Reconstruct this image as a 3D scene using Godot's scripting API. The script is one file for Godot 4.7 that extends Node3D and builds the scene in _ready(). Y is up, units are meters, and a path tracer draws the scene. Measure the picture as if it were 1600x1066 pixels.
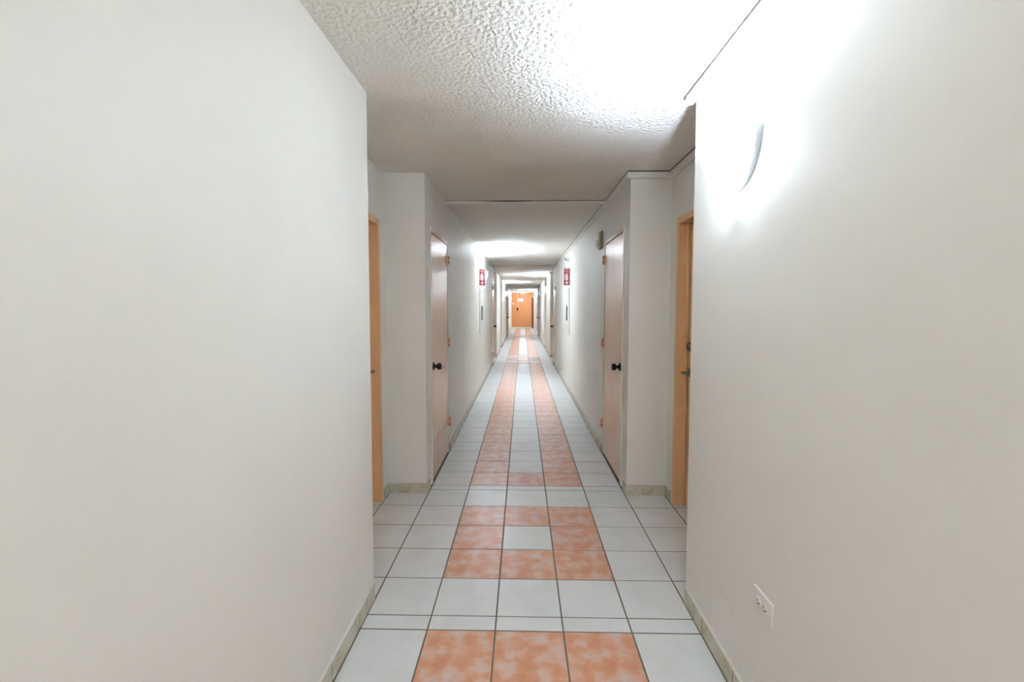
extends Node3D
# A long apartment corridor. Lengths in metres. In this script a place is given as (x, y, z) with
# x to the right, y up and z metres AHEAD of the camera (Godot's -z); P() turns it into Godot's axes.

const TILE := 0.305        # floor tile pitch
const JOINT := 0.007       # grout joint
const FACE := 0.772        # corridor walls stand at x = -FACE and x = +FACE
const BASE := 0.7625       # face of the tile baseboards
const NICHE := 1.08        # back of the door recesses
const TOP := 2.455         # ceiling height
const BACK := -5.0         # where the corridor ends behind the camera
const END := 32.4          # end wall

var M := {}
var names := {}
var rng := RandomNumberGenerator.new()

func P(x: float, y: float, z: float) -> Vector3:
	return Vector3(x, y, -z)

# ------------------------------------------------------------------ helpers
func numbered(called: String) -> String:
	var n: int = names.get(called, 0)
	names[called] = n + 1
	return called if n == 0 else "%s_%03d" % [called, n]

func root(called: String, at: Vector3, label: String, category: String, group := "") -> Node3D:
	var o := Node3D.new()
	o.name = numbered(called)
	add_child(o)
	o.position = at
	o.set_meta("label", label)
	o.set_meta("category", category)
	if group != "":
		o.set_meta("group", group)
	return o

func setting(called: String, label := "") -> Node3D:
	var o := Node3D.new()
	o.name = called
	add_child(o)
	o.set_meta("kind", "structure")
	if label != "":
		o.set_meta("label", label)
	return o

func new_st() -> SurfaceTool:
	var st := SurfaceTool.new()
	st.begin(Mesh.PRIMITIVE_TRIANGLES)
	st.set_smooth_group(-1)
	return st

func part(called: String, mesh: Mesh, mat: Material, parent: Node, at := Vector3.ZERO) -> MeshInstance3D:
	var o := MeshInstance3D.new()
	o.name = called
	o.mesh = mesh
	o.material_override = mat
	o.cast_shadow = GeometryInstance3D.SHADOW_CASTING_SETTING_ON
	parent.add_child(o, true)
	o.position = at
	return o

func done(st: SurfaceTool) -> ArrayMesh:
	st.generate_normals()
	return st.commit()

func quad(st: SurfaceTool, a: Vector3, b: Vector3, c: Vector3, d: Vector3, out: Vector3) -> void:
	# front faces run clockwise seen from outside
	if (b - a).cross(c - a).dot(out) > 0.0:
		var t := b
		b = d
		d = t
	for v in [a, b, c, a, c, d]:
		st.add_vertex(v)

func tri(st: SurfaceTool, a: Vector3, b: Vector3, c: Vector3, out: Vector3) -> void:
	if (b - a).cross(c - a).dot(out) > 0.0:
		for v in [a, c, b]:
			st.add_vertex(v)
	else:
		for v in [a, b, c]:
			st.add_vertex(v)

# a box between two corners given in (x, y, z ahead), edges chamfered by c
func bx(st: SurfaceTool, x0: float, x1: float, y0: float, y1: float, z0: float, z1: float, c := 0.0) -> void:
	var lo := Vector3(minf(x0, x1), minf(y0, y1), minf(-z0, -z1))
	var hi := Vector3(maxf(x0, x1), maxf(y0, y1), maxf(-z0, -z1))
	cbox(st, lo, hi, c)

func cbox(st: SurfaceTool, lo: Vector3, hi: Vector3, c := 0.0) -> void:
	var m := (lo + hi) / 2.0
	var h := (hi - lo) / 2.0
	c = minf(c, minf(h.x, minf(h.y, h.z)) * 0.95)
	for ax in 3:
		var b := (ax + 1) % 3
		var d := (ax + 2) % 3
		for s in [-1.0, 1.0]:
			var n := Vector3.ZERO
			n[ax] = s
			var q := []
			for k in [[-1, -1], [1, -1], [1, 1], [-1, 1]]:
				var v := m
				v[ax] += s * h[ax]
				v[b] += k[0] * (h[b] - c)
				v[d] += k[1] * (h[d] - c)
				q.append(v)
			quad(st, q[0], q[1], q[2], q[3], n)
	if c <= 0.0:
		return
	for ax in 3:
		var b := (ax + 1) % 3
		var d := (ax + 2) % 3
		for s in [-1.0, 1.0]:
			for t in [-1.0, 1.0]:
				var q := []
				for k in [-1.0, 1.0]:
					var v1 := m
					v1[ax] += k * (h[ax] - c)
					v1[b] += s * h[b]
					v1[d] += t * (h[d] - c)
					var v2 := m
					v2[ax] += k * (h[ax] - c)
					v2[b] += s * (h[b] - c)
					v2[d] += t * h[d]
					q.append([v1, v2])
				var n := Vector3.ZERO
				n[b] = s
				n[d] = t
				quad(st, q[0][0], q[0][1], q[1][1], q[1][0], n)
	for sx in [-1.0, 1.0]:
		for sy in [-1.0, 1.0]:
			for sz in [-1.0, 1.0]:
				var s := Vector3(sx, sy, sz)
				var i := m + s * (h - Vector3(c, c, c))
				tri(st, i + Vector3(sx * c, 0, 0), i + Vector3(0, sy * c, 0), i + Vector3(0, 0, sz * c), s)

func box_mesh(size: Vector3, c := 0.0) -> ArrayMesh:
	var st := new_st()
	cbox(st, -size / 2.0, size / 2.0, c)
	return done(st)

# a solid of revolution about an axis through `at`: profile = [[distance along axis, radius], ...]
func lathe(st: SurfaceTool, at: Vector3, axis: Vector3, profile: Array, n := 20) -> void:
	axis = axis.normalized()
	var u := axis.cross(Vector3.UP if absf(axis.y) < 0.9 else Vector3.RIGHT).normalized()
	var w := axis.cross(u)
	st.set_smooth_group(1)
	for i in profile.size() - 1:
		for k in n:
			var a0 := TAU * k / n
			var a1 := TAU * (k + 1) / n
			var r0: Vector3 = u * cos(a0) + w * sin(a0)
			var r1: Vector3 = u * cos(a1) + w * sin(a1)
			var p: float = profile[i][0]
			var q: float = profile[i + 1][0]
			var rp: float = profile[i][1]
			var rq: float = profile[i + 1][1]
			var out: Vector3 = (r0 + r1) * (q - p) * 0.5 - axis * (rq - rp)
			var A: Vector3 = at + axis * p + r0 * rp
			var B: Vector3 = at + axis * p + r1 * rp
			var C: Vector3 = at + axis * q + r1 * rq
			var D: Vector3 = at + axis * q + r0 * rq
			if rp < 1e-6:
				tri(st, A, C, D, out)
			elif rq < 1e-6:
				tri(st, A, B, D, out)
			else:
				quad(st, A, B, C, D, out)
	st.set_smooth_group(-1)

# a flat convex polygon (x, y) given thickness: a plate in the plane across z
func plate(st: SurfaceTool, pts: PackedVector2Array, z0: float, z1: float, off := Vector2.ZERO) -> void:
	var idx := Geometry2D.triangulate_polygon(pts)
	for i in range(0, idx.size(), 3):
		for zz in [z0, z1]:
			var n := Vector3(0, 0, 1.0 if (zz == maxf(z0, z1)) else -1.0)
			var a := pts[idx[i]] + off
			var b := pts[idx[i + 1]] + off
			var c := pts[idx[i + 2]] + off
			tri(st, Vector3(a.x, a.y, zz), Vector3(b.x, b.y, zz), Vector3(c.x, c.y, zz), n)
	var mid := Vector2.ZERO
	for p in pts:
		mid += p / pts.size()
	for i in pts.size():
		var a := pts[i] + off
		var b := pts[(i + 1) % pts.size()] + off
		var e := (a + b) / 2.0 - mid - off
		quad(st, Vector3(a.x, a.y, z0), Vector3(b.x, b.y, z0), Vector3(b.x, b.y, z1), Vector3(a.x, a.y, z1), Vector3(e.x, e.y, 0))

# ------------------------------------------------------------------ materials
func noise_image(size: int, freq: float, octaves: int, sd: int, kind := FastNoiseLite.TYPE_SIMPLEX_SMOOTH) -> Image:
	var n := FastNoiseLite.new()
	n.noise_type = kind
	n.seed = sd
	n.frequency = freq
	n.fractal_octaves = octaves
	n.fractal_type = FastNoiseLite.FRACTAL_FBM if octaves > 1 else FastNoiseLite.FRACTAL_NONE
	return n.get_seamless_image(size, size, false, false, 0.2, true)

func ramp_texture(img: Image, stops: Array) -> ImageTexture:
	var g := Gradient.new()
	var offs := PackedFloat32Array()
	var cols := PackedColorArray()
	for s in stops:
		offs.append(s[0])
		cols.append(s[1])
	g.offsets = offs
	g.colors = cols
	var out := Image.create(img.get_width(), img.get_height(), true, Image.FORMAT_RGB8)
	for y in img.get_height():
		for x in img.get_width():
			out.set_pixel(x, y, g.sample(img.get_pixel(x, y).r))
	out.generate_mipmaps()
	return ImageTexture.create_from_image(out)

func mat(color: Color, rough: float, metal := 0.0) -> StandardMaterial3D:
	var m := StandardMaterial3D.new()
	m.albedo_color = color
	m.roughness = rough
	m.metallic = metal
	return m

func tri_mat(tex: Texture2D, rough: float, scale: float) -> StandardMaterial3D:
	var m := mat(Color.WHITE, rough)
	m.albedo_texture = tex
	m.uv1_triplanar = true
	m.uv1_world_triplanar = true
	m.uv1_scale = Vector3(scale, scale, scale)
	return m

func make_materials() -> void:
	var soft := noise_image(256, 0.012, 4, 11)
	var blotch := noise_image(512, 0.011, 4, 7)
	# wall paint: warm off-white, roller-applied
	M.wall = tri_mat(ramp_texture(soft, [[0.0, Color(0.955, 0.94, 0.905)], [1.0, Color(0.97, 0.955, 0.92)]]), 0.48, 0.45)
	M.ceiling = tri_mat(ramp_texture(soft, [[0.0, Color(0.955, 0.935, 0.89)], [1.0, Color(0.97, 0.95, 0.905)]]), 0.9, 0.5)
	M.ceiling.heightmap_enabled = true
	M.ceiling.heightmap_texture = ImageTexture.create_from_image(noise_image(1024, 0.075, 2, 23))
	M.ceiling.heightmap_scale = 0.85
	# floor tiles: glazed ceramic
	M.white_tile = tri_mat(ramp_texture(blotch, [[0.0, Color(0.895, 0.895, 0.88)], [0.5, Color(0.93, 0.93, 0.92)], [1.0, Color(0.945, 0.945, 0.94)]]), 0.33, 0.55)
	M.orange_tile = tri_mat(ramp_texture(blotch, [[0.0, Color(0.84, 0.57, 0.43)], [0.42, Color(0.87, 0.635, 0.50)], [0.58, Color(0.885, 0.70, 0.595)], [0.75, Color(0.88, 0.755, 0.70)], [1.0, Color(0.885, 0.79, 0.755)]]), 0.33, 1.45)
	M.grout = mat(Color(0.47, 0.42, 0.36), 0.95)
	M.baseboard = tri_mat(ramp_texture(blotch, [[0.0, Color(0.74, 0.70, 0.58)], [0.4, Color(0.82, 0.79, 0.70)], [1.0, Color(0.87, 0.85, 0.79)]]), 0.4, 1.6)
	M.caulk = mat(Color(0.93, 0.92, 0.88), 0.7)
	M.patch = mat(Color(0.968, 0.957, 0.93), 0.5)
	# painted doors and frames
	M.closet = tri_mat(ramp_texture(soft, [[0.0, Color(0.915, 0.755, 0.63)], [1.0, Color(0.935, 0.785, 0.665)]]), 0.22, 0.8)
	M.peach = tri_mat(ramp_texture(soft, [[0.0, Color(0.935, 0.735, 0.53)], [1.0, Color(0.95, 0.76, 0.56)]]), 0.35, 0.9)
	M.hinge = mat(Color(0.91, 0.71, 0.56), 0.35)
	M.end_orange = tri_mat(ramp_texture(soft, [[0.0, Color(0.90, 0.61, 0.38)], [1.0, Color(0.92, 0.64, 0.42)]]), 0.45, 0.6)
	M.cream = mat(Color(0.925, 0.905, 0.86), 0.4)
	M.raceway = mat(Color(0.94, 0.925, 0.89), 0.4)
	M.bronze = mat(Color(0.09, 0.06, 0.045), 0.35, 0.6)
	M.nickel = mat(Color(0.52, 0.46, 0.38), 0.28, 1.0)
	M.screw = mat(Color(0.30, 0.20, 0.15), 0.5, 0.4)
	M.gap_shadow = mat(Color(0.30, 0.25, 0.20), 0.9)  # dark tone painted in as shadow above the cable channels
	M.dark = mat(Color(0.05, 0.04, 0.035), 0.8)
	M.brown = mat(Color(0.20, 0.14, 0.10), 0.6)
	M.red = mat(Color(0.62, 0.05, 0.13), 0.35)
	M.sign_white = mat(Color(0.95, 0.93, 0.93), 0.4)
	M.plastic = mat(Color(0.955, 0.945, 0.915), 0.3)
	M.slot = mat(Color(0.12, 0.11, 0.10), 0.6)
	M.grey = mat(Color(0.56, 0.55, 0.54), 0.4)
	M.olive = mat(Color(0.60, 0.56, 0.46), 0.5)
	M.beige = mat(Color(0.88, 0.86, 0.78), 0.35)
	M.steel = mat(Color(0.74, 0.75, 0.75), 0.35, 0.3)
	M.sconce_edge = mat(Color(0.80, 0.83, 0.84), 0.4)
	# sconce shade: frosted glass that passes light from the bulb inside
	M.shade = mat(Color(0.95, 0.95, 0.93), 0.35)
	M.shade.backlight_enabled = true
	M.shade.backlight = Color(0.85, 0.85, 0.84)
	M.shade.cull_mode = BaseMaterial3D.CULL_DISABLED
	M.bulb = mat(Color(1, 1, 1), 0.4)
	M.bulb.emission_enabled = true
	M.bulb.emission = Color(1.0, 0.985, 0.96)
	M.bulb.emission_energy_multiplier = 6.0

# ------------------------------------------------------------------ _ready
const LAMP_COLOR := Color(0.82, 0.892, 1.0)
const LAMP_ENERGY := 1.9
const ADDED_FILL_ENERGY := 0.47  # strength of the two unseen lamps added behind the camera

func _ready() -> void:
	# camera: 1.45 m above the floor, a wide lens looking slightly down and to the left of the corridor axis
	var cam := Camera3D.new()
	cam.name = "camera"
	add_child(cam)
	cam.position = P(-0.035, 1.4453, 0.0)
	cam.rotation = Vector3(-0.0552, 0.0216, 0.0011)
	cam.near = 0.05
	cam.far = 80.0
	cam.projection = Camera3D.PROJECTION_FRUSTUM
	cam.size = 0.05 * 1066.0 / 733.9
	cam.frustum_offset = Vector2(0.0, -0.05 * 11.95 / 733.9)
	cam.current = true
	# the corridor has no window: light comes from its lamps and two added fill lamps
	var we := WorldEnvironment.new()
	var env := Environment.new()
	env.background_mode = Environment.BG_COLOR
	env.background_color = Color(0, 0, 0)
	env.tonemap_mode = Environment.TONE_MAPPER_LINEAR
	env.tonemap_exposure = 2.75
	env.sdfgi_enabled = true
	env.ssao_enabled = true
	env.ssil_enabled = true
	we.environment = env
	add_child(we)

	rng.seed = 4711
	make_materials()
	build_shell()
	build_floor()
	build_baseboards()
	build_doors()
	build_trims()
	build_sconces()
	build_end()
	ceiling_lamp(0.0, -0.9, 0.22, ADDED_FILL_ENERGY * 0.15, "added round fill lamp on the ceiling just behind the camera")  # added out of view to fill surfaces that face the camera
	ceiling_lamp(0.0, -3.6, 0.22, ADDED_FILL_ENERGY, "added round fill lamp on the ceiling near the wall behind the camera")  # second added fill lamp, also out of view
	build_small_things()

# ------------------------------------------------------------------ the shell
# recesses: [start, end]; door openings in the wall: [start, end]
const RECESS := [[2.257, 3.575], [12.35, 13.6], [15.9, 16.9], [22.3, 23.5]]
const RECESS_DOOR := [[2.47, 3.40], [12.47, 13.43], [16.0, 16.8], [22.42, 23.35]]
const CLOSET := [[3.755, 4.635], [11.46, 12.26], [21.4, 22.2], [23.68, 24.46]]
const CLOSET_TOP := 2.085
const DOOR_TOP := 2.05

func run(st: SurfaceTool, s: float, face: float, thick: float, z0: float, z1: float, holes: Array, top: float) -> void:
	var at := z0
	for h in holes:
		if h[0] > z0 and h[1] < z1:
			bx(st, s * face, s * (face + thick), 0, TOP, at, h[0])
			bx(st, s * face, s * (face + thick), top, TOP, h[0], h[1])
			at = h[1]
	bx(st, s * face, s * (face + thick), 0, TOP, at, z1)

func build_shell() -> void:
	for s in [-1.0, 1.0]:
		var st := new_st()
		var at := BACK
		for r in RECESS:
			run(st, s, FACE, 0.45, at, r[0], CLOSET, CLOSET_TOP)
			run(st, s, NICHE, 0.25, r[0], r[1], RECESS_DOOR, DOOR_TOP)
			at = r[1]
		run(st, s, FACE, 0.45, at, END + 0.2, CLOSET, CLOSET_TOP)
		var w := setting("wall_left" if s < 0 else "wall_right", "off-white painted corridor wall with door recesses on the " + ("left" if s < 0 else "right"))
		part("paint", done(st), M.wall, w)
		# touched-up paint above the baseboard near the first recess
		var pt := new_st()
		var pts := PackedVector2Array()
		var shape := [[1.93, 0.085], [1.985, 0.085], [2.06, 0.085], [2.18, 0.086], [2.23, 0.12], [2.215, 0.19], [2.17, 0.235], [2.11, 0.215], [2.07, 0.15], [1.99, 0.105]] if s < 0 else [[1.75, 0.085], [1.94, 0.085], [1.965, 0.12], [1.93, 0.20], [1.87, 0.27], [1.80, 0.285], [1.745, 0.22], [1.735, 0.13]]
		for i in shape.size():
			var q: Array = shape[i]
			var q2: Array = shape[(i + 1) % shape.size()]
			pts.append(Vector2(q[0] * -s, q[1]))
			if q[1] > 0.09 or q2[1] > 0.09:
				for k in [0.3, 0.65]:
					pts.append(Vector2(lerpf(q[0], q2[0], k) * -s + rng.randf_range(-0.008, 0.008), lerpf(q[1], q2[1], k) + rng.randf_range(-0.006, 0.008)))
		plate(pt, pts, 0.0, 0.0006)
		var pm := part("paint_patch", done(pt), M.patch, w, Vector3(s * FACE, 0, 0))
		pm.rotation.y = PI / 2 * -s
		pm.set_meta("label", "patch of whiter touch-up paint above the baseboard")
	var c := setting("ceiling", "white popcorn-textured ceiling of the corridor")
	var sc := new_st()
	bx(sc, -1.4, 1.4, TOP, TOP + 0.15, BACK - 0.2, END + 0.3)
	part("plaster", done(sc), M.ceiling, c)
	var sb := new_st()
	bx(sb, -1.4, 1.4, 0, TOP, BACK - 0.15, BACK)
	var b := setting("wall_back", "off-white wall closing the corridor behind the camera")
	part("paint", done(sb), M.wall, b)

# ------------------------------------------------------------------ the floor
func tile_rows() -> Array:
	# [start, length, pattern]: pattern names the colours of the five columns
	var rows := []
	var stripe := "WOWOW"
	var full := "WOOOW"
	var white := "WWWWW"
	var at := 2.025
	rows.append([at - TILE, TILE, full])
	for k in range(2, 30):
		rows.append([at - TILE * k, TILE, stripe])
	while at < END:
		rows.append([at, 0.098, white])
		at += 0.098
		for p in [white, full, stripe, full, white]:
			rows.append([at, TILE, p])
			at += TILE
		rows.append([at, 0.091, white])
		at += 0.091
		rows.append([at, TILE, full])
		at += TILE
		for k in 26:
			rows.append([at, TILE, stripe])
			at += TILE
		rows.append([at, TILE, full])
		at += TILE
	return rows

func build_floor() -> void:
	var f := setting("floor", "glazed ceramic tile floor with white tiles and salmon bands")
	var bed := new_st()
	bx(bed, -1.4, 1.4, -0.12, -0.0018, BACK - 0.2, END + 0.3)
	part("grout", done(bed), M.grout, f)
	var meshes := {}
	var far_white := new_st()
	var far_orange := new_st()
	var count := 0
	for r in tile_rows():
		var z0: float = r[0]
		var ln: float = r[1]
		if z0 > END:
			continue
		var single: bool = z0 > 1.2 and z0 < 17.0
		for k in range(-2, 7):
			var x0 := (k - 2.5) * TILE
			var w := TILE
			if k < 0 or k > 4:
				# tiles in the recesses and their thresholds
				var inside := false
				for q in RECESS:
					if z0 + ln > q[0] and z0 < q[1]:
						inside = true
				if not inside:
					continue
			var o: bool = k >= 0 and k <= 4 and r[2][k] == "O"
			if single and (z0 < 5.0 or (k >= 0 and k <= 4)):
				var key := "%.3f" % ln
				if not meshes.has(key):
					var ms := []
					for v in 3:
						ms.append(box_mesh(Vector3(w - JOINT, 0.012, ln - JOINT), 0.0012 + 0.0004 * v))
					meshes[key] = ms
				var t := part("tile", meshes[key][rng.randi() % 3], M.orange_tile if o else M.white_tile, f, P(x0 + w / 2, -0.006 + rng.randf_range(-0.0004, 0.0004), z0 + ln / 2))
				t.rotation = Vector3(rng.randf_range(-0.0012, 0.0012), 0, rng.randf_range(-0.0012, 0.0012))
				count += 1
			else:
				var st := far_orange if o else far_white
				bx(st, x0 + JOINT / 2, x0 + w - JOINT / 2, -0.012, 0.0, z0 + JOINT / 2, z0 + ln - JOINT / 2, 0.0015)
	var a := part("white_tiles", done(far_white), M.white_tile, f)
	a.set_meta("kind", "stuff")
	var b := part("salmon_tiles", done(far_orange), M.orange_tile, f)
	b.set_meta("kind", "stuff")
	print("floor tiles built singly: ", count)

# ------------------------------------------------------------------ baseboards
func build_baseboards() -> void:
	var meshes := {}
	for s in [-1.0, 1.0]:
		var b := setting("baseboard_left" if s < 0 else "baseboard_right", "low baseboard of beige ceramic tile pieces along the " + ("left" if s < 0 else "right") + " wall")
		var runs := [[-1.0, 2.25], [4.68, 11.4], [13.6, 15.9], [16.9, 21.35], [24.5, END]]
		var cuts := [-1.33]
		for r in tile_rows():
			if r[0] > -1.0:
				cuts.append(r[0])
		cuts.sort()
		for r in runs:
			var mo := new_st()
			bx(mo, s * (BASE + 0.003), s * FACE, 0, 0.068, r[0], r[1] - 0.001)
			part("mortar", done(mo), M.grout, b)
			for i in cuts.size():
				var z0: float = maxf(cuts[i], r[0])
				var z1: float = minf(cuts[i + 1] if i + 1 < cuts.size() else END, r[1])
				if z1 - z0 < 0.02:
					continue
				var h := 0.076 + rng.randf_range(-0.003, 0.003)
				var key := "%.3f" % (z1 - z0)
				if not meshes.has(key):
					meshes[key] = box_mesh(Vector3(0.0095, 0.078, z1 - z0 - 0.009), 0.0015)
				part("baseboard_tile", meshes[key], M.baseboard, b, P(s * (BASE + 0.00475), h - 0.039, (z0 + z1) / 2))
		# pieces in the recesses: across the block that ends each recess, and the short returns
		for q in RECESS:
			var st := new_st()
			bx(st, s * (BASE - 0.001), s * (NICHE - 0.01), 0, 0.078, q[1] - 0.0095, q[1], 0.0015)
			part("baseboard_tile", done(st), M.baseboard, b)
			var st2 := new_st()
			bx(st2, s * (NICHE - 0.0095), s * NICHE, 0, 0.076, q[1] - 0.115, q[1] - 0.012, 0.0015)
			part("baseboard_tile", done(st2), M.baseboard, b)
			var st3 := new_st()
			bx(st3, s * (BASE + 0.001), s * BASE + s * 0.0095, 0, 0.077, q[1] + 0.003, q[1] + 0.10, 0.0015)
			part("baseboard_tile", done(st3), M.baseboard, b)
		# uneven bead of plaster where the paint meets the tile tops
		var bead := new_st()
		var pz := 0.6
		var ph := 0.0
		while pz < 2.24:
			var nz := minf(pz + rng.randf_range(0.012, 0.035), 2.245)
			var nh := rng.randf_range(0.004, 0.011) + (0.008 if rng.randf() < 0.12 else 0.0)
			var a0 := P(s * (BASE + 0.002), 0.0765, pz)
			var a1 := P(s * (BASE + 0.002), 0.0765, nz)
			var b0 := P(s * (FACE - 0.0005), 0.079 + ph, pz)
			var b1 := P(s * (FACE - 0.0005), 0.079 + nh, nz)
			quad(bead, a0, a1, b1, b0, Vector3(-s, 1, 0))
			quad(bead, a0 + Vector3(s * 0.01, -0.002, 0), a1 + Vector3(s * 0.01, -0.002, 0), a1, a0, Vector3(-s, -1, 0))
			pz = nz
			ph = nh
		var bd := part("plaster_bead", done(bead), M.caulk, b)
		bd.set_meta("label", "uneven white bead of plaster along the tile tops")

# ------------------------------------------------------------------ doors
func knob(parent: Node, at: Vector3, out: Vector3) -> void:
	var st := new_st()
	lathe(st, at, out, [[0.0, 0.0], [0.0, 0.034], [0.006, 0.034], [0.011, 0.026], [0.016, 0.014], [0.03, 0.0125], [0.034, 0.024], [0.040, 0.0285], [0.060, 0.0275], [0.066, 0.022], [0.068, 0.0]], 22)
	part("knob", done(st), M.bronze, parent)

func hinge(parent: Node, s: float, y: float, z: float, facing: float) -> void:
	var st := new_st()
	var x := FACE
	bx(st, s * (x - 0.030), s * (x + 0.002), y - 0.042, y + 0.042, z - 0.002 * facing, z + 0.002 * facing, 0.001)
	bx(st, s * (x - 0.004), s * (x + 0.004), y - 0.042, y + 0.042, z, z - 0.03 * facing, 0.001)
	lathe(st, P(s * (x - 0.012), y - 0.045, z + 0.007 * facing), Vector3.UP, [[0.0, 0.0], [0.0, 0.007], [0.09, 0.007], [0.09, 0.0]], 12)
	var h := part("hinge", done(st), M.hinge, parent)
	for dy in [-0.024, 0.024]:
		var sc := new_st()
		lathe(sc, P(s * (x - 0.018), y + dy, z - 0.0015 * facing), Vector3(0, 0, facing), [[0.0, 0.0], [0.0, 0.006], [0.002, 0.005], [0.003, 0.0]], 10)
		part("screw", done(sc), M.screw, h)

func closet_door(n: int, s: float, z0: float, z1: float, hinge_far: bool, label: String) -> void:
	var d := setting("door_%d" % n, label)
	# frame lining the opening, a little proud of the wall
	var st := new_st()
	var e := 0.028
	bx(st, s * (FACE - 0.007), s * (FACE + 0.12), 0, CLOSET_TOP, z0, z0 + e, 0.002)
	bx(st, s * (FACE - 0.007), s * (FACE + 0.12), 0, CLOSET_TOP, z1 - e, z1, 0.002)
	part("jamb", done(st), M.cream, d)
	var sh := new_st()
	bx(sh, s * (FACE - 0.006), s * (FACE + 0.12), CLOSET_TOP - e - 0.004, CLOSET_TOP, z0 + e, z1 - e, 0.002)
	part("head_jamb", done(sh), M.closet, d)
	var sl := new_st()
	bx(sl, s * (FACE - 0.002), s * (FACE + 0.036), 0.014, CLOSET_TOP - e - 0.009, z0 + e + 0.003, z1 - e - 0.003, 0.0025)
	var leaf := part("leaf", done(sl), M.closet, d)
	var kz := (z0 + 0.105) if hinge_far else (z1 - 0.105)
	knob(leaf, P(s * (FACE - 0.002), 0.957, kz), Vector3(-s, 0, 0))
	for y in [1.905, 1.1, 0.31]:
		hinge(leaf, s, y, z1 - e - 0.002 if hinge_far else z0 + e + 0.002, 1.0 if hinge_far else -1.0)
	if s < 0 and hinge_far and z0 < 5.0:
		var sp := new_st()
		bx(sp, s * (FACE - 0.005), s * FACE, 0.17, 0.345, z0 + 0.19, z1 - 0.19, 0.0015)
		var pp := part("access_panel", done(sp), M.closet, leaf)
		pp.set_meta("label", "flat panel screwed over the lower part of the door")

func room_door(n: int, s: float, z0: float, z1: float, label: String) -> void:
	var d := setting("door_%d" % n, label)
	var w := 0.045
	var t := 0.012
	# hollow metal frame: casing on the wall face, jamb, stop
	var st := new_st()
	for zz in [[z0 - 0.035, z0 + t], [z1 - t, z1 + 0.035]]:
		bx(st, s * (NICHE - 0.006), s * (NICHE + 0.004), 0.012 if false else 0.0, DOOR_TOP + 0.035, zz[0], zz[1], 0.002)
	bx(st, s * (NICHE - 0.006), s * (NICHE + 0.004), DOOR_TOP - t, DOOR_TOP + 0.035, z0 + t, z1 - t, 0.002)
	part("casing", done(st), M.peach, d)
	var sj := new_st()
	bx(sj, s * NICHE, s * (NICHE + 0.16), 0, DOOR_TOP, z0, z0 + t)
	bx(sj, s * NICHE, s * (NICHE + 0.16), 0, DOOR_TOP, z1 - t, z1)
	bx(sj, s * NICHE, s * (NICHE + 0.16), DOOR_TOP - t, DOOR_TOP, z0, z1)
	bx(sj, s * (NICHE + 0.052), s * (NICHE + 0.070), 0, DOOR_TOP - t, z0 + t, z0 + t + 0.012, 0.002)
	bx(sj, s * (NICHE + 0.052), s * (NICHE + 0.070), 0, DOOR_TOP - t, z1 - t - 0.012, z1 - t, 0.002)
	part("jamb", done(sj), M.peach, d)
	var sl := new_st()
	bx(sl, s * (NICHE + 0.075), s * (NICHE + 0.117), 0.012, DOOR_TOP - t - 0.004, z0 + t + 0.004, z1 - t - 0.005, 0.002)
	var leaf := part("leaf", done(sl), M.peach, d)
	# lever and deadbolt on the far edge of the leaf
	var x := NICHE + 0.075
	var lz := z1 - 0.075
	var lv := new_st()
	lathe(lv, P(s * x, 0.985, lz), Vector3(-s, 0, 0), [[0, 0], [0, 0.033], [0.007, 0.032], [0.012, 0.02], [0.014, 0.011], [0.05, 0.011], [0.062, 0.012], [0.064, 0.0]], 18)
	bx(lv, s * (x - 0.064), s * (x - 0.046), 0.976, 0.994, lz + 0.012, lz - 0.105, 0.006)
	part("lever", done(lv), M.nickel, leaf)
	var db := new_st()
	lathe(db, P(s * x, 1.17, lz), Vector3(-s, 0, 0), [[0, 0], [0, 0.034], [0.012, 0.033], [0.026, 0.025], [0.032, 0.012], [0.033, 0.0]], 20)
	part("deadbolt", done(db), M.nickel, leaf)

func build_doors() -> void:
	var n := 1
	var near := ["first door recess", "second door recess", "shallow niche past the second recess", "last door recess"]
	for i in RECESS_DOOR.size():
		for s in [-1.0, 1.0]:
			room_door(n, s, RECESS_DOOR[i][0], RECESS_DOOR[i][1], "peach painted apartment door with metal lever in the %s on the %s" % [near[i], "left" if s < 0 else "right"])
			n += 1
	var where := ["just past the first recess", "just before the second recess", "just before the last recess", "just past the last recess"]
	for i in CLOSET.size():
		for s in [-1.0, 1.0]:
			closet_door(n, s, CLOSET[i][0], CLOSET[i][1], i == 0 or i == 3, "glossy peach utility closet door with dark knob %s on the %s" % [where[i], "left" if s < 0 else "right"])
			n += 1

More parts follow.
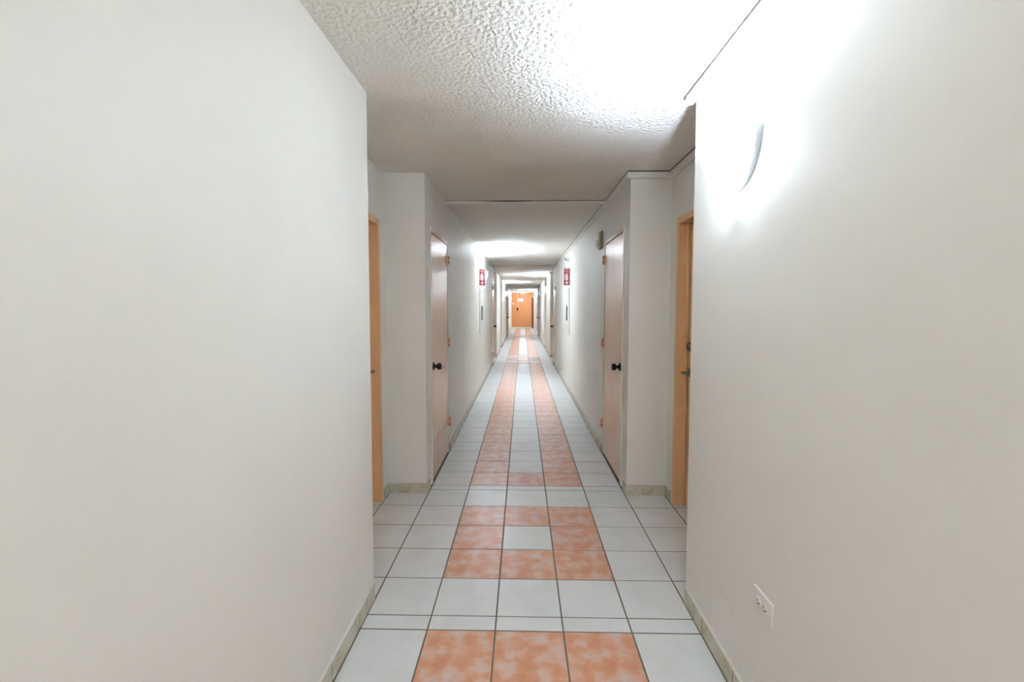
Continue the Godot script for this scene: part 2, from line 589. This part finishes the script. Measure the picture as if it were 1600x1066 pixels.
# ------------------------------------------------------------------ cable raceways (trims)
func wavy(st: SurfaceTool, z: float) -> void:
	# cable channel stuck across the ceiling, sagging a little between its ends
	var n := 10
	var hh := 0.028
	var ww := 0.014
	for i in n:
		var xs := []
		for j in [i, i + 1]:
			var t: float = float(j) / n
			xs.append([lerpf(-FACE, FACE, t), TOP - 0.004 - 0.006 * sin(t * 9.0 + z) * sin(PI * t), z + 0.006 * sin(t * 5.0 + z)])
		var a: Array = xs[0]
		var b: Array = xs[1]
		quad(st, P(a[0], a[1] - hh, a[2] - ww), P(b[0], b[1] - hh, b[2] - ww), P(b[0], b[1] - hh, b[2] + ww), P(a[0], a[1] - hh, a[2] + ww), Vector3.DOWN)
		quad(st, P(a[0], a[1], a[2] - ww), P(b[0], b[1], b[2] - ww), P(b[0], b[1] - hh, b[2] - ww), P(a[0], a[1] - hh, a[2] - ww), Vector3.BACK)
		quad(st, P(a[0], a[1], a[2] + ww), P(b[0], b[1], b[2] + ww), P(b[0], b[1] - hh, b[2] + ww), P(a[0], a[1] - hh, a[2] + ww), Vector3.FORWARD)
		quad(st, P(a[0], a[1], a[2] - ww), P(b[0], b[1], b[2] - ww), P(b[0], b[1], b[2] + ww), P(a[0], a[1], a[2] + ww), Vector3.UP)

func channel(called: String, boxes: Array, label: String) -> void:
	var t := setting(called, label)
	for q in boxes:
		var st := new_st()
		bx(st, q[0], q[1], q[2], q[3], q[4], q[5], 0.003)
		part("channel", done(st), M.raceway, t)
		# dark strip painting the shadow of the dirty gap between channel and ceiling
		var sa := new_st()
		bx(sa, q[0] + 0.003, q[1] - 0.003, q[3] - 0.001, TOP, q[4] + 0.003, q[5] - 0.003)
		part("gap_shadow", done(sa), M.gap_shadow, t)
		# lid with its own edge
		var dx := 0.0022
		var sl := new_st()
		if absf(q[1] - q[0]) < absf(q[5] - q[4]):
			bx(sl, minf(q[0], q[1]) - dx, minf(q[0], q[1]) + 0.001, q[2] + 0.006, q[3] - 0.006, q[4] + 0.002, q[5] - 0.002, 0.001)
		else:
			bx(sl, q[0] + 0.002, q[1] - 0.002, q[2] + 0.006, q[3] - 0.006, minf(q[4], q[5]) - dx, minf(q[4], q[5]) + 0.001, 0.001)
		part("lid", done(sl), M.raceway, t)

func build_trims() -> void:
	var y0 := 2.402
	var y1 := 2.447
	var d := 0.032
	channel("trim_1", [[FACE - d, FACE, y0, y1, BACK, 2.30]], "white cable channel under the ceiling above the wall lamp and outlet")
	channel("trim_2", [[NICHE - d, NICHE, y0, y1, 2.27, 3.575 - d]], "white cable channel under the ceiling inside the first right recess")
	channel("trim_3", [[FACE - d, NICHE, y0, y1, 3.575 - d, 3.575]], "white cable channel across the block after the first right recess")
	channel("trim_4", [[FACE - d, FACE, y0, y1, 3.577, 12.35]], "white cable channel along the top of the right corridor wall")
	channel("trim_5", [[NICHE - d, NICHE, y0, y1, 12.36, 13.6 - d], [FACE - d, NICHE, y0, y1, 13.6 - d, 13.6]], "white cable channel around the second right recess")
	var k := 6
	for z in [4.52, 11.35]:
		var st := new_st()
		wavy(st, z)
		var t := setting("trim_%d" % k, "thin white cable channel crossing the ceiling " + ("above the near utility closets" if z < 6.0 else "before the second door recess"))
		part("channel", done(st), M.raceway, t)
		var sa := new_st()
		bx(sa, -FACE, FACE - 0.034, TOP - 0.004, TOP, z - 0.018, z + 0.010)  # dark strip painting the shadow line along the crossing channel
		part("gap_shadow", done(sa), M.gap_shadow, t)
		k += 1

# ------------------------------------------------------------------ wall sconces
func sconce_shade() -> ArrayMesh:
	# quarter ellipsoid pocket, open at the top, against a wall that faces +z here
	var st := new_st()
	st.set_smooth_group(1)
	var nu := 28
	var nv := 14
	var a := 0.165
	var h := 0.185
	var d := 0.118
	var grid := []
	for i in nv + 1:
		var v := (PI / 2) * i / nv      # 0 at the rim, PI/2 at the bottom
		var row := []
		for j in nu + 1:
			var u := PI * j / nu
			row.append(Vector3(-a * cos(u) * cos(v), -h * sin(v), 0.016 + d * sin(u) * cos(v)))
		grid.append(row)
	for i in nv:
		for j in nu:
			var q0: Vector3 = grid[i][j]
			var q1: Vector3 = grid[i][j + 1]
			var q2: Vector3 = grid[i + 1][j + 1]
			var q3: Vector3 = grid[i + 1][j]
			var mid := (q0 + q2) / 2.0
			if i == nv - 1:
				tri(st, q0, q1, q2, mid)
			else:
				quad(st, q0, q1, q2, q3, mid)
	return done(st)

func sconce_band() -> ArrayMesh:
	# the edge that stands off the wall, following the outline of the shade
	var st := new_st()
	var n := 40
	var t := 0.004
	for j in n:
		var u0 := PI + PI * j / n
		var u1 := PI + PI * (j + 1) / n
		var c0 := Vector3(cos(u0) * 0.165, sin(u0) * 0.185, 0)
		var c1 := Vector3(cos(u1) * 0.165, sin(u1) * 0.185, 0)
		var o0 := c0 + c0.normalized() * t
		var o1 := c1 + c1.normalized() * t
		# the band narrows towards the bottom, where light leaks out
		var z := Vector3(0, 0, 0.019 * absf(cos(u0)) + 0.002)
		var y := Vector3(0, 0, 0.019 * absf(cos(u1)) + 0.002)
		quad(st, o0, o1, o1 + y, o0 + z, c0)
		quad(st, c0, c1, c1 + y, c0 + z, -c0)
		quad(st, c0 + z, c1 + y, o1 + y, o0 + z, Vector3.BACK)
	return done(st)

func build_sconces() -> void:
	var shade := sconce_shade()
	var band := sconce_band()
	var bst := new_st()
	lathe(bst, Vector3.ZERO, Vector3.UP, [[-0.05, 0.0], [-0.05, 0.012], [-0.02, 0.016], [0.0, 0.026], [0.025, 0.028], [0.045, 0.016], [0.05, 0.0]], 16)
	var bulb := done(bst)
	var pst := new_st()
	cbox(pst, Vector3(-0.05, -0.165, 0.0), Vector3(0.05, -0.03, 0.012), 0.003)
	cbox(pst, Vector3(-0.014, -0.13, 0.01), Vector3(0.014, -0.108, 0.060), 0.003)
	var plate_mesh := done(pst)
	var spots := [
		[1.0, 1.80, "frosted half-bowl wall sconce above the electrical outlet", 0.35],
		[-1.0, 8.22, "frosted half-bowl wall sconce right behind the left fire extinguisher sign", 1.08],
		[1.0, 14.5, "frosted half-bowl wall sconce on the right wall after the second recess", 1.08],
		[-1.0, 18.75, "frosted half-bowl wall sconce on the left wall far past the extinguisher sign", 1.08],
		[1.0, 27.0, "frosted half-bowl wall sconce on the right wall near the orange end door", 1.08],
	]
	for q in spots:
		var s: float = q[0]
		var o := root("wall_sconce", P(s * FACE, 2.065, q[1]), q[2], "wall lamp", "half-bowl wall sconces")
		o.rotation.y = PI / 2 * -s
		part("shade", shade, M.shade, o)
		part("edge_band", band, M.sconce_edge, o)
		part("back_plate", plate_mesh, M.plastic, o)
		part("bulb", bulb, M.bulb, o, Vector3(0, -0.062, 0.048))
		var l := OmniLight3D.new()
		l.name = "sconce_light"
		l.light_color = LAMP_COLOR
		l.light_energy = LAMP_ENERGY * q[3]
		l.light_size = 0.026
		l.omni_range = 40.0
		l.omni_attenuation = 2.0
		l.shadow_enabled = true
		o.add_child(l, true)
		l.position = Vector3(0, -0.052, 0.048)

# ------------------------------------------------------------------ the end of the corridor
func build_end() -> void:
	var w := setting("wall_end", "orange painted wall at the far end of the corridor")
	var st := new_st()
	var x0 := -0.36
	var x1 := 0.70
	bx(st, -1.3, x0, 0, TOP, END, END + 0.15)
	bx(st, x1, 1.3, 0, TOP, END, END + 0.15)
	bx(st, x0, x1, 2.12, TOP, END, END + 0.15)
	part("paint", done(st), M.end_orange, w)
	var sb := new_st()
	bx(sb, -FACE, x0, 0, 0.1, END - 0.012, END, 0.002)
	part("baseboard_strip", done(sb), M.cream, w)
	var d := setting("door_17", "orange door at the far end of the corridor with a dark lock")
	var sl := new_st()
	bx(sl, x0 + 0.003, x1 - 0.065, 0.1, 2.117, END - 0.01, END + 0.04, 0.003)
	var leaf := part("leaf", done(sl), M.end_orange, d)
	var sk := new_st()
	bx(sk, x0 + 0.003, x1 - 0.065, 0.006, 0.1, END - 0.014, END + 0.03, 0.002)
	part("kick_plate", done(sk), M.cream, d)
	var sj := new_st()
	bx(sj, x1 - 0.055, x1 + 0.005, 0, 1.98, END - 0.03, END + 0.02, 0.003)  # dark strip painted in for the shadowed gap at the leaf edge
	var shade_strip := part("jamb", done(sj), M.brown, d)
	shade_strip.set_meta("label", "dark brown strip standing in for the shadowed gap beside the orange leaf")
	var sf := new_st()
	bx(sf, x0 - 0.012, x0 + 0.012, 1.5, TOP, END - 0.02, END, 0.002)
	part("conduit", done(sf), M.cream, d)
	var sq := new_st()
	bx(sq, x0 - 0.05, x0 + 0.05, 1.27, 1.42, END - 0.05, END - 0.008, 0.008)
	lathe(sq, P(x0, 1.24, END - 0.01), P(0, 0, -1), [[0, 0], [0, 0.035], [0.02, 0.03], [0.06, 0.03], [0.07, 0.0]], 14)
	part("lock", done(sq), M.bronze, leaf)
	# notice on the door
	var nt := root("door_notice", P(-0.13, 1.95, END - 0.016), "pale pink notice board fixed high on the orange end door", "sign")
	part("board", box_mesh(Vector3(0.33, 0.2, 0.008), 0.002), M.sign_white, nt)
	var sm := root("light_switch", P(-0.67, 1.70, END - 0.006), "small white wall plate beside the orange end door", "switch")
	part("plate", box_mesh(Vector3(0.09, 0.12, 0.008), 0.002), M.plastic, sm)
	part("toggle", box_mesh(Vector3(0.012, 0.03, 0.014), 0.002), M.plastic, sm, Vector3(0, 0, 0.006))
	ceiling_lamp(0.02, 30.9, 0.185, 0.5, "round glowing flush ceiling lamp in front of the orange end door")

func ceiling_lamp(x: float, z: float, radius: float, energy: float, label: String) -> void:
	var c := root("ceiling_lamp", P(x, TOP, z), label, "ceiling lamp", "round flush ceiling lamps")
	var k := radius / 0.185
	var sr := new_st()
	lathe(sr, Vector3.ZERO, Vector3.DOWN, [[0.0, 0.0], [0.0, radius], [0.02, radius], [0.02, 0.165 * k]], 28)
	part("rim", done(sr), M.raceway, c)
	var sg := new_st()
	lathe(sg, Vector3.ZERO, Vector3.DOWN, [[0.018, 0.165 * k], [0.05, 0.15 * k], [0.08, 0.10 * k], [0.095, 0.04 * k], [0.098, 0.0]], 28)
	var dome := part("dome", done(sg), M.bulb, c)
	dome.set_meta("label", "glowing glass dome")
	var l := OmniLight3D.new()
	l.name = "ceiling_lamp_light"
	l.light_color = LAMP_COLOR
	l.light_energy = energy
	l.light_size = 0.1
	l.omni_range = 40.0
	l.omni_attenuation = 2.0
	l.shadow_enabled = true
	c.add_child(l, true)
	l.position = Vector3(0, -0.06, 0)

# ------------------------------------------------------------------ small things on the walls
func poly(pts: Array) -> PackedVector2Array:
	var r := PackedVector2Array()
	for q in pts:
		r.append(Vector2(q[0], q[1]))
	return r

func extinguisher_sign(s: float, z: float, label: String) -> void:
	# flag sign standing out from the wall, facing along the corridor: centre of the plate is its origin
	var w := 0.107
	var h := 0.306
	var o := root("extinguisher_sign", P(s * (FACE - 0.002 - w / 2), 1.968, z), label, "sign", "red fire extinguisher flag signs")
	part("plate", box_mesh(Vector3(w, h, 0.004), 0.001), M.sign_white, o)
	var t := 0.0026
	var a := new_st()
	cbox(a, Vector3(-w / 2 + 0.007, -h / 2 + 0.008, 0.001), Vector3(w / 2 - 0.007, h / 2 - 0.03, t))
	var red := part("red_field", done(a), M.red, o)
	var e := t + 0.0008
	# lettering strips are too small to read: two lines of print at the top
	for q in [["FIRE", 0.098, 0.0155], ["EXTINGUISHER", 0.082, 0.0098]]:
		var tm := TextMesh.new()
		tm.text = q[0]
		var f := SystemFont.new()
		f.font_names = PackedStringArray(["Droid Sans"])
		f.font_weight = 700
		tm.font = f
		tm.font_size = 32
		tm.pixel_size = q[2] / 24.0
		tm.depth = 0.0008
		part("lettering", tm, M.sign_white, red, Vector3(0, q[1], e))
	# extinguisher pictogram: body, shoulder, valve, hose and handle
	var st := new_st()
	var body := [[-0.021, -0.066], [0.021, -0.066], [0.021, 0.012]]
	for k in 9:
		var g := PI * k / 8.0
		body.append([0.021 * cos(g), 0.014 + 0.022 * sin(g)])
	body.append([-0.021, 0.012])
	plate(st, poly(body), t, e)
	plate(st, poly([[-0.007, 0.034], [0.007, 0.034], [0.007, 0.05], [-0.007, 0.05]]), t, e)
	plate(st, poly([[-0.012, 0.049], [0.03, 0.056], [0.03, 0.062], [-0.012, 0.057]]), t, e)
	var last := Vector2(-0.008, 0.05)
	for k in range(1, 9):
		var g := k / 8.0
		var nx := Vector2(-0.008 - 0.026 * sin(g * PI * 0.55), 0.05 - 0.085 * g * g)
		var dir := (nx - last).normalized()
		var nn := Vector2(-dir.y, dir.x) * 0.0038
		plate(st, PackedVector2Array([last + nn, last - nn, nx - nn, nx + nn]), t, e)
		last = nx
	plate(st, poly([[last.x - 0.006, last.y - 0.018], [last.x + 0.006, last.y - 0.018], [last.x + 0.0035, last.y + 0.004], [last.x - 0.0035, last.y + 0.004]]), t, e)
	part("pictogram", done(st), M.sign_white, red)
	var ar := new_st()
	plate(ar, poly([[-0.014, -0.08], [0.014, -0.08], [0.014, -0.105], [-0.014, -0.105]]), t, e)
	plate(ar, poly([[-0.033, -0.100], [0.033, -0.100], [0.018, -0.124], [0.0, -0.136], [-0.018, -0.124]]), t, e)
	part("arrow", done(ar), M.sign_white, red)
	# bracket flange on the wall
	var fl := new_st()
	cbox(fl, Vector3(s * (w / 2 - 0.001), -h / 2, -0.022), Vector3(s * (w / 2 + 0.0015), h / 2, 0.002))
	part("wall_flange", done(fl), M.sign_white, o)

func extinguisher_cabinet(s: float, z: float, label: String) -> void:
	var o := root("extinguisher_cabinet", P(s * FACE, 1.375, z), label, "cabinet", "fire extinguisher wall cabinets")
	o.rotation.y = PI / 2 * -s
	var hw := 0.15
	var hh := 0.40
	var st := new_st()
	for q in [[-hw, -hw + 0.035, -hh, hh], [hw - 0.035, hw, -hh, hh], [-hw + 0.035, hw - 0.035, hh - 0.035, hh], [-hw + 0.035, hw - 0.035, -hh, -hh + 0.035]]:
		cbox(st, Vector3(q[0], q[2], 0), Vector3(q[1], q[3], 0.024), 0.004)
	part("frame", done(st), M.raceway, o)
	part("door_panel", box_mesh(Vector3(2 * hw - 0.074, 2 * hh - 0.074, 0.014), 0.003), M.raceway, o, Vector3(0, 0, 0.009))
	var sh := new_st()
	cbox(sh, Vector3(-0.014, -0.125, 0.0), Vector3(0.014, 0.125, 0.03), 0.004)
	var hd := part("handle", done(sh), M.grey, o, Vector3(-s * 0.06, -0.03, 0.015))
	hd.set_meta("label", "dark grey vertical pull handle")

func build_small_things() -> void:
	# duplex outlet lying on its side, low on the right wall
	var o := root("electrical_outlet", P(FACE, 0.457, 1.525), "white duplex electrical outlet plate mounted sideways low on the right wall", "outlet")
	o.rotation.y = -PI / 2
	part("cover_plate", box_mesh(Vector3(0.122, 0.080, 0.009), 0.0025), M.plastic, o, Vector3(0, 0, 0.0045))
	for k in [-1.0, 1.0]:
		var st := new_st()
		lathe(st, Vector3(0, 0, 0), Vector3(0, 0, 1), [[0.0, 0.017], [0.0022, 0.017], [0.003, 0.0155], [0.003, 0.0]], 20)
		var f := part("receptacle", done(st), M.plastic, o, Vector3(k * 0.0205, 0, 0.0085))
		for dy in [-0.0065, 0.0065]:
			part("slot", box_mesh(Vector3(0.009, 0.0022, 0.001)), M.slot, f, Vector3(-0.003, dy, 0.0032))
		part("ground_hole", box_mesh(Vector3(0.0045, 0.005, 0.001)), M.slot, f, Vector3(0.0095, 0, 0.0032))
	var sc := new_st()
	lathe(sc, Vector3(0, 0, 0.0085), Vector3(0, 0, 1), [[0.0, 0.0], [0.0, 0.0035], [0.0015, 0.003], [0.002, 0.0]], 12)
	part("screw", done(sc), M.steel, o)

	extinguisher_sign(-1.0, 8.02, "red fire extinguisher flag sign on the left wall in front of a sconce")
	extinguisher_sign(1.0, 7.98, "red fire extinguisher flag sign on the right wall below the round detector")
	extinguisher_cabinet(-1.0, 8.2, "white extinguisher wall cabinet below the left red sign")
	extinguisher_cabinet(1.0, 8.16, "white extinguisher wall cabinet below the right red sign")

	# alarm horn beside the right utility closet
	var b := root("alarm_horn", P(FACE, 2.125, 4.83), "beige wall alarm box beside the right utility closet door", "alarm")
	b.rotation.y = -PI / 2
	part("back_box", box_mesh(Vector3(0.145, 0.175, 0.02), 0.006), M.olive, b, Vector3(0, 0, 0.01))
	var sb := new_st()
	cbox(sb, Vector3(-0.066, -0.082, 0.02), Vector3(0.066, 0.082, 0.044), 0.011)
	part("cover", done(sb), M.beige, b)
	var sd := new_st()
	lathe(sd, Vector3(0, -0.035, 0.042), Vector3(0, 0, 1), [[0.0, 0.045], [0.008, 0.042], [0.018, 0.032], [0.024, 0.016], [0.026, 0.0]], 22)
	part("lens", done(sd), M.plastic, b)

	# small round detector above the right sign
	var r := root("smoke_detector", P(FACE, 2.275, 8.2), "small round white detector on the right wall above the red sign", "detector")
	r.rotation.y = -PI / 2
	var s1 := new_st()
	lathe(s1, Vector3.ZERO, Vector3(0, 0, 1), [[0.0, 0.0], [0.0, 0.055], [0.014, 0.055], [0.02, 0.048], [0.035, 0.044], [0.046, 0.034], [0.05, 0.0]], 24)
	part("housing", done(s1), M.plastic, r)
	var s2 := new_st()
	lathe(s2, Vector3(0, 0, 0.049), Vector3(0, 0, 1), [[0.0, 0.022], [0.012, 0.02], [0.018, 0.012], [0.02, 0.0]], 18)
	part("sensor", done(s2), M.grey, r)
